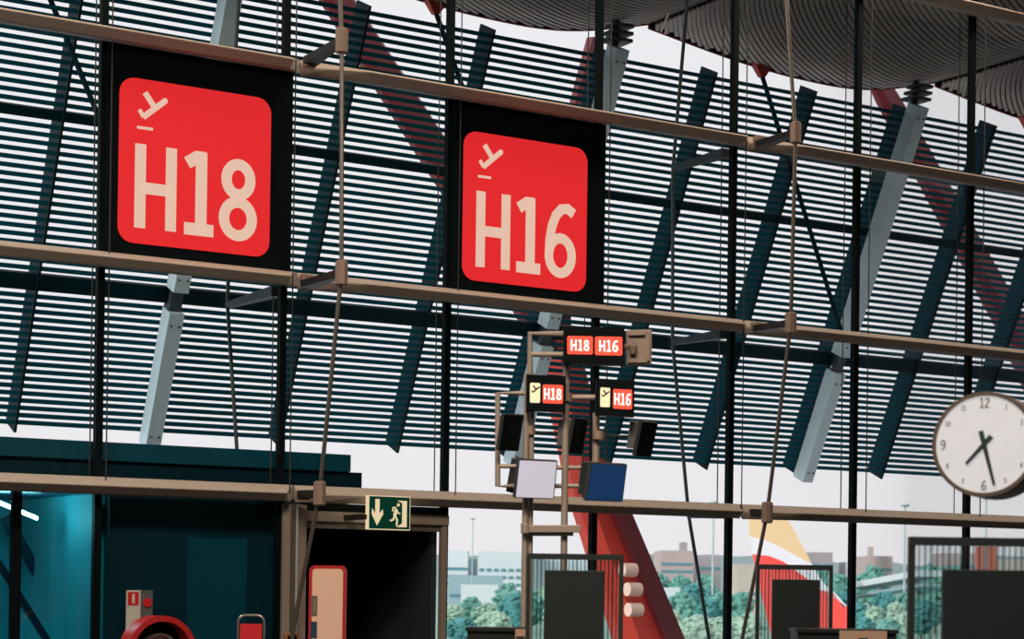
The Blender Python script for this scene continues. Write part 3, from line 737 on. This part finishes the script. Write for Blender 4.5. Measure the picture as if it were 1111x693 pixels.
# ---------------------------------------------------------------- clock
CZ = 14.0
cc = atz(1068.5, 482.0, CZ); rad = 57.5*CZ/FPX
fwdh = Vector((FWD.x, FWD.y, 0)).normalized(); rh = Vector((FR.x, FR.y, 0))
an = math.radians(26)
nrm = (-fwdh*math.cos(an) - rh*math.sin(an)).normalized()        # face normal, towards the camera and a little left
cu = Vector((-nrm.y, nrm.x, 0)); cu = cu if cu.dot(rh) > 0 else -cu
root = thing('station_clock', cc, 'round white double-faced clock on a pole at the right, showing 7:28', 'clock')
def disc(c, r, d, n=64): return MB().tube([c, c+d], r, n)
dep = .44
MB().tube([cc-nrm*dep, cc-nrm*.01, cc+nrm*.012], [rad, rad, rad*.985], 64).build('case', M['clock_case'], root, True)
m1 = MB(); ring(m1, cc+nrm*.012, nrm, cu, rad*.99, rad*.915, .012, 64); m1.build('bezel', M['clock_case'], root, True)
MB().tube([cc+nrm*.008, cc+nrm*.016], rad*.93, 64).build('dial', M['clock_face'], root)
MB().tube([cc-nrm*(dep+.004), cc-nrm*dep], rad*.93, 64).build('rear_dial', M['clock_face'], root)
fo = cc+nrm*.016; mb = MB()
for hgt in range(1, 13):
    a = math.radians(90-30*hgt); big = hgt % 3 == 0
    h = rad*(.19 if big else .10); s = str(hgt); wd = tw(s, h)
    rr = rad*.78 if big else rad*.80
    o = fo + cu*(rr*math.cos(a)-wd/2) + Z_*(rr*math.sin(a)-h/2)
    mb = MB(); text(mb, s, o, cu, Z_, nrm*.002, h, .14); mb.build('numeral', M['clock_ink'], root)
for nm, ang, L, back, wd in (('hour_hand', 7.42*30, .50, .20, .052), ('minute_hand', 27.6*6, .80, .26, .048)):
    a = math.radians(90-ang); d = cu*math.cos(a)+Z_*math.sin(a); sd = cu*-math.sin(a)+Z_*math.cos(a)
    off = nrm*(.006 if nm == 'hour_hand' else .011)
    MB().hexa([fo+off+d*-back*rad+sd*wd*rad, fo+off+d*-back*rad-sd*wd*rad, fo+off+d*L*rad-sd*wd*rad*.55, fo+off+d*L*rad+sd*wd*rad*.55]+
              [p+nrm*.003 for p in (fo+off+d*-back*rad+sd*wd*rad, fo+off+d*-back*rad-sd*wd*rad, fo+off+d*L*rad-sd*wd*rad*.55, fo+off+d*L*rad+sd*wd*rad*.55)]).build(nm, M['hand'], root)
MB().tube([fo+nrm*.004, fo+nrm*.016], rad*.05, 16).build('hub', M['hand'], root, True)
mid = cc-nrm*dep/2
px_ = mid+cu*(rad+.32); px_.z = 0
MB().tube([mid+cu*rad*.97, mid+cu*(rad+.32)], .05, 12).build('side_arm', M['clock_case'], root, True)
MB().tube([px_, Vector((px_.x, px_.y, cc.z+.25))], .06, 14).build('clock_pole', M['clock_case'], root, True)

# ---------------------------------------------------------------- outside: ground, landscape
GZ = -7.0
M['grass'] = mat('pale_green_field', (.26,.42,.34), .9, 0, .25, .03)
M['apron'] = mat('apron_concrete', (.62,.64,.65), .8, 0, .1, .05)
M['leaf1'] = mat('pale_green_leaves', (.34,.50,.40), .8, 0, .35, .5, .2, .4)
M['leaf2'] = mat('teal_green_leaves', (.15,.36,.31), .8, 0, .35, .5, .2, .4)
M['leaf3'] = mat('blue_green_leaves', (.08,.27,.27), .8, 0, .35, .5, .2, .4)
M['trunk'] = mat('tree_bark', (.12,.10,.08), .9)
M['bwhite'] = mat('white_render', (.62,.68,.72), .7, 0, .05, .1)
M['bgrey'] = mat('blue_grey_render', (.30,.42,.48), .7, 0, .05, .1)
M['bpink'] = mat('pinkish_brick', (.46,.36,.36), .8, 0, .12, .1)
M['bbrown'] = mat('mauve_roofs', (.36,.32,.35), .8, 0, .12, .1)
M['bwin'] = mat('teal_window_bands', (.10,.26,.32), .3)
M['bsand'] = mat('sand_render', (.52,.45,.40), .8, 0, .08, .1)
M['bred'] = mat('red_brick', (.50,.14,.09), .8, 0, .1, .1)
M['steel'] = mat('grey_mast_steel', (.42,.50,.52), .5)
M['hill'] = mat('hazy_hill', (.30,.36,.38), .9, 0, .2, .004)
M['asphalt'] = mat('dark_asphalt', (.06,.065,.07), .9, 0, .15, .3)
struct(MB().box((-3000, .2, GZ-.5), (6000, 20, GZ)).build('ground_road', M['asphalt']))
struct(MB().box((-3000, 20, GZ-.5), (6000, 190, GZ)).build('ground_apron', M['apron']))
struct(MB().box((-3000, 190, GZ-.5), (6000, 5200, GZ)).build('ground_field', M['grass']))
def gpt(px, Z):                          # ground point below a pixel column at depth Z
    p = atz(px, 640, Z); return Vector((p.x, p.y, GZ))
def blob(mb, c, r, seed, sub=2):
    bm = bmesh.new(); bmesh.ops.create_icosphere(bm, subdivisions=sub, radius=1.0)
    rnd = random.Random(seed); ph = [rnd.uniform(0, 6.28) for _ in range(6)]
    b = len(mb.v)
    for v in bm.verts:
        d = v.co; k = 1+.13*math.sin(5*d.x+ph[0])+.12*math.sin(6*d.y+ph[1])+.12*math.sin(7*d.z+ph[2])+.07*math.sin(13*d.x+9*d.z+ph[3])
        mb.v.append(c+Vector((d.x*r.x*k, d.y*r.y*k, d.z*r.z*k)))
    for f in bm.faces: mb.f.append(tuple(b+v.index for v in f.verts))
    bm.free()
panes = [(483,560,'right of the doorway'), (560,650,'behind the screen tower'), (650,790,'between tower and middle mullion'),
         (790,924,'around the airliner tail'), (924,990,'left of the near screen'), (990,1115,'behind the near screen')]
TREES = []   # px, top y, width px, depth, kind
def trees(lst): TREES.extend(lst)
trees([(492,655,34,330,0),(512,646,34,340,1),(532,652,40,300,0),(552,630,34,360,1),(560,642,40,290,2),(540,662,40,260,0),(502,668,40,250,2),(576,640,40,330,1),(598,630,40,360,0),(625,640,50,330,1),(520,640,26,520,1),
       (715,655,50,280,0),(742,640,36,330,1),(752,632,44,400,2),(765,622,30,560,1),(729,660,34,268,0),(770,648,44,300,2),(784,640,36,380,1),(700,668,40,250,1),(757,666,50,232,0),(712,618,34,620,1),(738,622,30,640,1),(780,668,40,245,0),
       (800,660,46,300,1),(812,664,40,270,0),(805,640,30,420,1),(908,622,44,600,1),(915,640,36,420,2),(893,610,40,760,1),(916,664,30,300,1),
       (932,652,30,330,2),(945,612,40,700,1),(962,640,30,420,2),(950,656,30,320,0),(972,652,26,300,0),(978,664,26,280,0),(937,668,34,260,2),(964,668,32,250,1),(985,640,30,400,1),
       (1010,610,44,620,1),(1040,612,44,640,1),(1000,650,40,320,2),(1015,640,40,380,1),(1100,640,60,380,1)])
kinds = ['pale green', 'teal green', 'dark blue green']
rows = []
for t in TREES:
    for i, (a, b, nm) in enumerate(panes):
        if a <= t[0] < b: rows.append((i, t[4], t)); break
rows.sort(key=lambda q: (q[0], q[1], q[2][0]))
cnt = {}
for q in rows: cnt[(q[0], q[1])] = cnt.get((q[0], q[1]), 0)+1
idx = {}
for i, k, (px, yt, wpx, Z, kk) in rows:
    j = idx.get((i, k), 0); idx[(i, k)] = j+1
    lab = '%s tree outside %s' % (kinds[k], panes[i][2])
    if cnt[(i, k)] > 1: lab += ', %s of its colour from left' % ordn[j]
    g = gpt(px, Z); topz = atz(px, yt, Z).z; hgt = max(topz-GZ, 3.0); rw = wpx*Z/FPX/2
    root = thing('tree', g, lab, 'tree', 'trees beyond the apron')
    rnd = random.Random(int(px*7+yt)); mb = MB()
    ch = min(hgt*.85, rw*2.6)
    for q in range(130):
        a = rnd.uniform(0, 6.28); b_ = rnd.uniform(-1, 1); k_ = rnd.uniform(.55, 1)*math.sqrt(max(0, 1-b_*b_))
        k_ *= 1+.25*math.sin(3*a+px)
        s = rnd.uniform(.09, .20)
        blob(mb, g+Vector((math.cos(a)*k_*rw*.85, math.sin(a)*k_*rw*.85, hgt-ch*.5+b_*ch*.42)), Vector((rw*s*1.2, rw*s*1.2, ch*.5*s*.9)), q+px, 1)
    blob(mb, g+Vector((0, 0, hgt-ch*.5)), Vector((rw*.62, rw*.62, ch*.38)), px)
    mb.build('crown', M['leaf%d' % (k+1)], root, True)
    MB().tube([g, g+Z_*(hgt-ch*.6)], [max(.2, hgt*.03), max(.12, hgt*.02)], 8).build('trunk', M['trunk'], root, True)
# buildings
def bld(px0, px1, pyt, Z, dep, m, label, bands=0, wins=0, cat='building', parent=None, roof=None):
    a, b = gpt(px0, Z), gpt(px1, Z); top = atz((px0+px1)/2, pyt, Z).z; rt = (b-a).normalized(); wd = (b-a).length; bw = Vector((-rt.y, rt.x, 0))
    root = parent or thing('far_building', a+rt*wd/2, label, cat, 'buildings on the horizon')
    hgt = top-GZ
    MB().obox(a+rt*wd/2+bw*dep/2+Z_*hgt/2, rt*wd/2, bw*dep/2, Z_*hgt/2).build('wall', m, root)
    ppm = Z/FPX
    for k in range(bands):
        z = top-(3.5+k*8.0)*ppm*1.0
        if wins:
            for q in range(wins):
                u = wd*(q+.5)/wins
                MB().obox(a+rt*u-bw*.2+Z_*z, rt*wd/wins*.30, bw*.25, Z_*1.5*ppm).build('window', M['bwin'], root)
        else:
            MB().obox(a+rt*wd/2-bw*.2+Z_*z, rt*wd*.47, bw*.25, Z_*1.4*ppm).build('window_band', M['bwin'], root)
    if roof: MB().obox(a+rt*wd/2+bw*dep/2+Z_*(top+ppm*.9), rt*wd/2*roof, bw*dep/2*roof, Z_*ppm*.9).build('roof_slab', M['bgrey'], root)
    return root
bld(484, 507, 597, 900, 30, M['bwhite'], 'white office block at left end beside the door jamb, far outside', 3, 0, roof=.8)
bld(518, 566, 598, 880, 40, M['bwhite'], 'white office block with rows of windows left of the screen tower', 4, 6, roof=.55)
bld(486, 545, 624, 800, 30, M['bgrey'], 'blue grey low block in front of the white offices', 1, 0)
bld(500, 540, 634, 500, 14, M['bwhite'], 'low white shed among the trees left of the tower', 1, 0)
bld(508.5, 517, 606, 935, 20, M['bgrey'], 'teal grey link building between the two white offices', 3, 0)
bld(596, 650, 608, 900, 30, M['bwhite'], 'pale block partly hidden behind the ribbed screen and pole', 3, 5)
bld(716, 752, 597, 1300, 60, M['bpink'], 'pinkish brick block far outside right of the red pylon', 2, 0)
bld(692, 715, 601, 1450, 60, M['bbrown'], 'mauve block beside the red pylon on the horizon', 1, 0)
bld(738, 745, 588, 1390, 14, M['bbrown'], 'slim mauve tower above the pinkish brick block', 0, 0)
bld(753, 782, 603, 1500, 60, M['bbrown'], 'long mauve block left of the middle bottom mullion', 1, 0)
bld(700, 738, 637, 430, 12, M['bwhite'], 'long low white roofed shed right of the red pylon', 1, 0)
bld(800, 822, 612, 520, 16, M['bsand'], 'sand coloured block left of the airliner tail', 2, 0)
bld(876, 903, 599, 1400, 60, M['bbrown'], 'mauve block behind the airliner tail', 1, 0)
bld(940, 968, 603, 1300, 50, M['bpink'], 'pinkish block with a spire on the right horizon', 1, 0)
bld(943, 947, 593, 1285, 8, M['bpink'], 'slim spire on the right horizon left of the lamp mast', 0, 0)
bld(925, 942, 609, 1380, 60, M['bwhite'], 'pale long block on the horizon right of the airliner tail', 1, 0)
bld(1069, 1081, 592, 700, 16, M['bred'], 'red brick block seen through the near ribbed screen', 0, 0)
bld(1081.5, 1125, 607, 700, 20, M['bsand'], 'sand coloured block seen through the near ribbed screen', 1, 0)
bld(1025, 1062, 600, 1300, 40, M['bpink'], 'mauve pink block seen faintly through the near ribbed screen', 1, 0)
# overpass
a, b = gpt(905, 640), gpt(1010, 560); za, zb = atz(905, 641, 640).z, atz(1010, 622, 560).z
root = thing('overpass', (a+b)/2, 'pale concrete road overpass crossing the trees at right', 'overpass')
A, B = Vector((a.x, a.y, za)), Vector((b.x, b.y, zb))
MB().beam(A, B, 1.8, 9, Z_).build('deck', M['bwhite'], root)
for t in (.15, .5, .85):
    p = A.lerp(B, t); MB().tube([Vector((p.x, p.y, GZ)), p], 1.0, 8).build('pier', M['bgrey'], root, True)
MB().beam(A-Z_*2.9, B-Z_*3.4, .9, 6, Z_).build('lower_ramp', M['bgrey'], root)
# lamp masts
for px, yt, Z, lab in ((773, 545.5, 420, 'tall lamp mast with round head left of the middle bottom mullion'), (981, 548.5, 420, 'tall lamp mast with round head left of the clock'),
                       (512, 563, 700, 'distant lamp mast above the white offices'), (1069, 540, 420, 'tall lattice lamp mast directly below the clock')):
    g = gpt(px, Z); tz = atz(px, yt, Z).z
    root = thing('lamp_mast', g, lab, 'lamp mast', 'lamp masts beyond the apron')
    MB().tube([g, Vector((g.x, g.y, tz))], [.30, .18], 8).build('mast', M['steel'], root, True)
    MB().tube([Vector((g.x, g.y, tz-.3)), Vector((g.x, g.y, tz+.1)), Vector((g.x, g.y, tz+.4))], [.5, .95, .85], 14).build('lamp_head', M['steel'], root, True)
# parked van left of the pylon foot row
g = gpt(712, 300)
# hills
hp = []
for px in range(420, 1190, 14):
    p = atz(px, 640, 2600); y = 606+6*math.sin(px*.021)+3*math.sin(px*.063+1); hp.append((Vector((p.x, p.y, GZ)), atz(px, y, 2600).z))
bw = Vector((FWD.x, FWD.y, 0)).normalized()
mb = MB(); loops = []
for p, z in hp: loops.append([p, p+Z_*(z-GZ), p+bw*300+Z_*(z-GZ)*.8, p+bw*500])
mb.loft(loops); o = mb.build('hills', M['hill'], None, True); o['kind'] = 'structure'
# airliner tail (a parked airliner whose fin shows over the desk)
TZA = 100.0
def A_(px, py): return atz(px, py, TZA)
root = thing('airliner', gpt(880, TZA), 'parked airliner showing its gold, white and red tail fin', 'airliner')
M['fin_gold'] = mat('gold_tail_paint', (.80,.58,.33), .45, 0, .03); M['fin_white'] = mat('white_tail_paint', (.80,.79,.84), .4, 0, .02); M['fin_red'] = mat('red_tail_paint', (.90,.09,.075), .45, 0, .03)
def finpoly(pts, name, m, th=.35, off=0.0):
    P0 = [A_(x, y)+FWD*off for x, y in pts]; n = len(P0); d = FWD*th
    MB().add(P0+[p+d for p in P0], [tuple(reversed(range(n))), tuple(range(n, 2*n))]+[(i, (i+1)%n, n+(i+1)%n, n+i) for i in range(n)]).build(name, m, root)
finpoly([(813,556),(850,556),(862,576),(873,596),(881,612),(866,604),(846,593),(828,585),(814,582)], 'gold_stripe', M['fin_gold'])
finpoly([(814,582),(828,585),(846,593),(866,604),(881,612),(893,632),(908,645),(921,660),(908,650),(890,640),(872,625),(850,609),(835,603),(817,601)], 'white_stripe', M['fin_white'])
finpoly([(817,601),(835,603),(850,609),(872,625),(890,640),(903,642),(909,649),(915,659),(921,656),(924,700),(840,700),(828,650)], 'red_field', M['fin_red'])
fu = MB(); ax0 = A_(800, 745); ax1 = A_(1010, 752)
fu.tube([ax0, A_(835,742), A_(880,746), A_(960,750), ax1], [.5, 1.3, 1.9, 2.0, 2.0], 20)
fu.build('fuselage', M['fin_white'], root, True)

# ---------------------------------------------------------------- view
SC.view_settings.view_transform = 'Standard'; SC.view_settings.look = 'None'; SC.view_settings.exposure = 0; SC.view_settings.gamma = 1
SC.view_settings.use_curve_mapping = False
cy = SC.cycles
cy.max_bounces = 10; cy.transparent_max_bounces = 48; cy.diffuse_bounces = 4; cy.glossy_bounces = 3; cy.caustics_reflective = False; cy.caustics_refractive = False
cy.use_denoising = True; cy.sample_clamp_indirect = 4
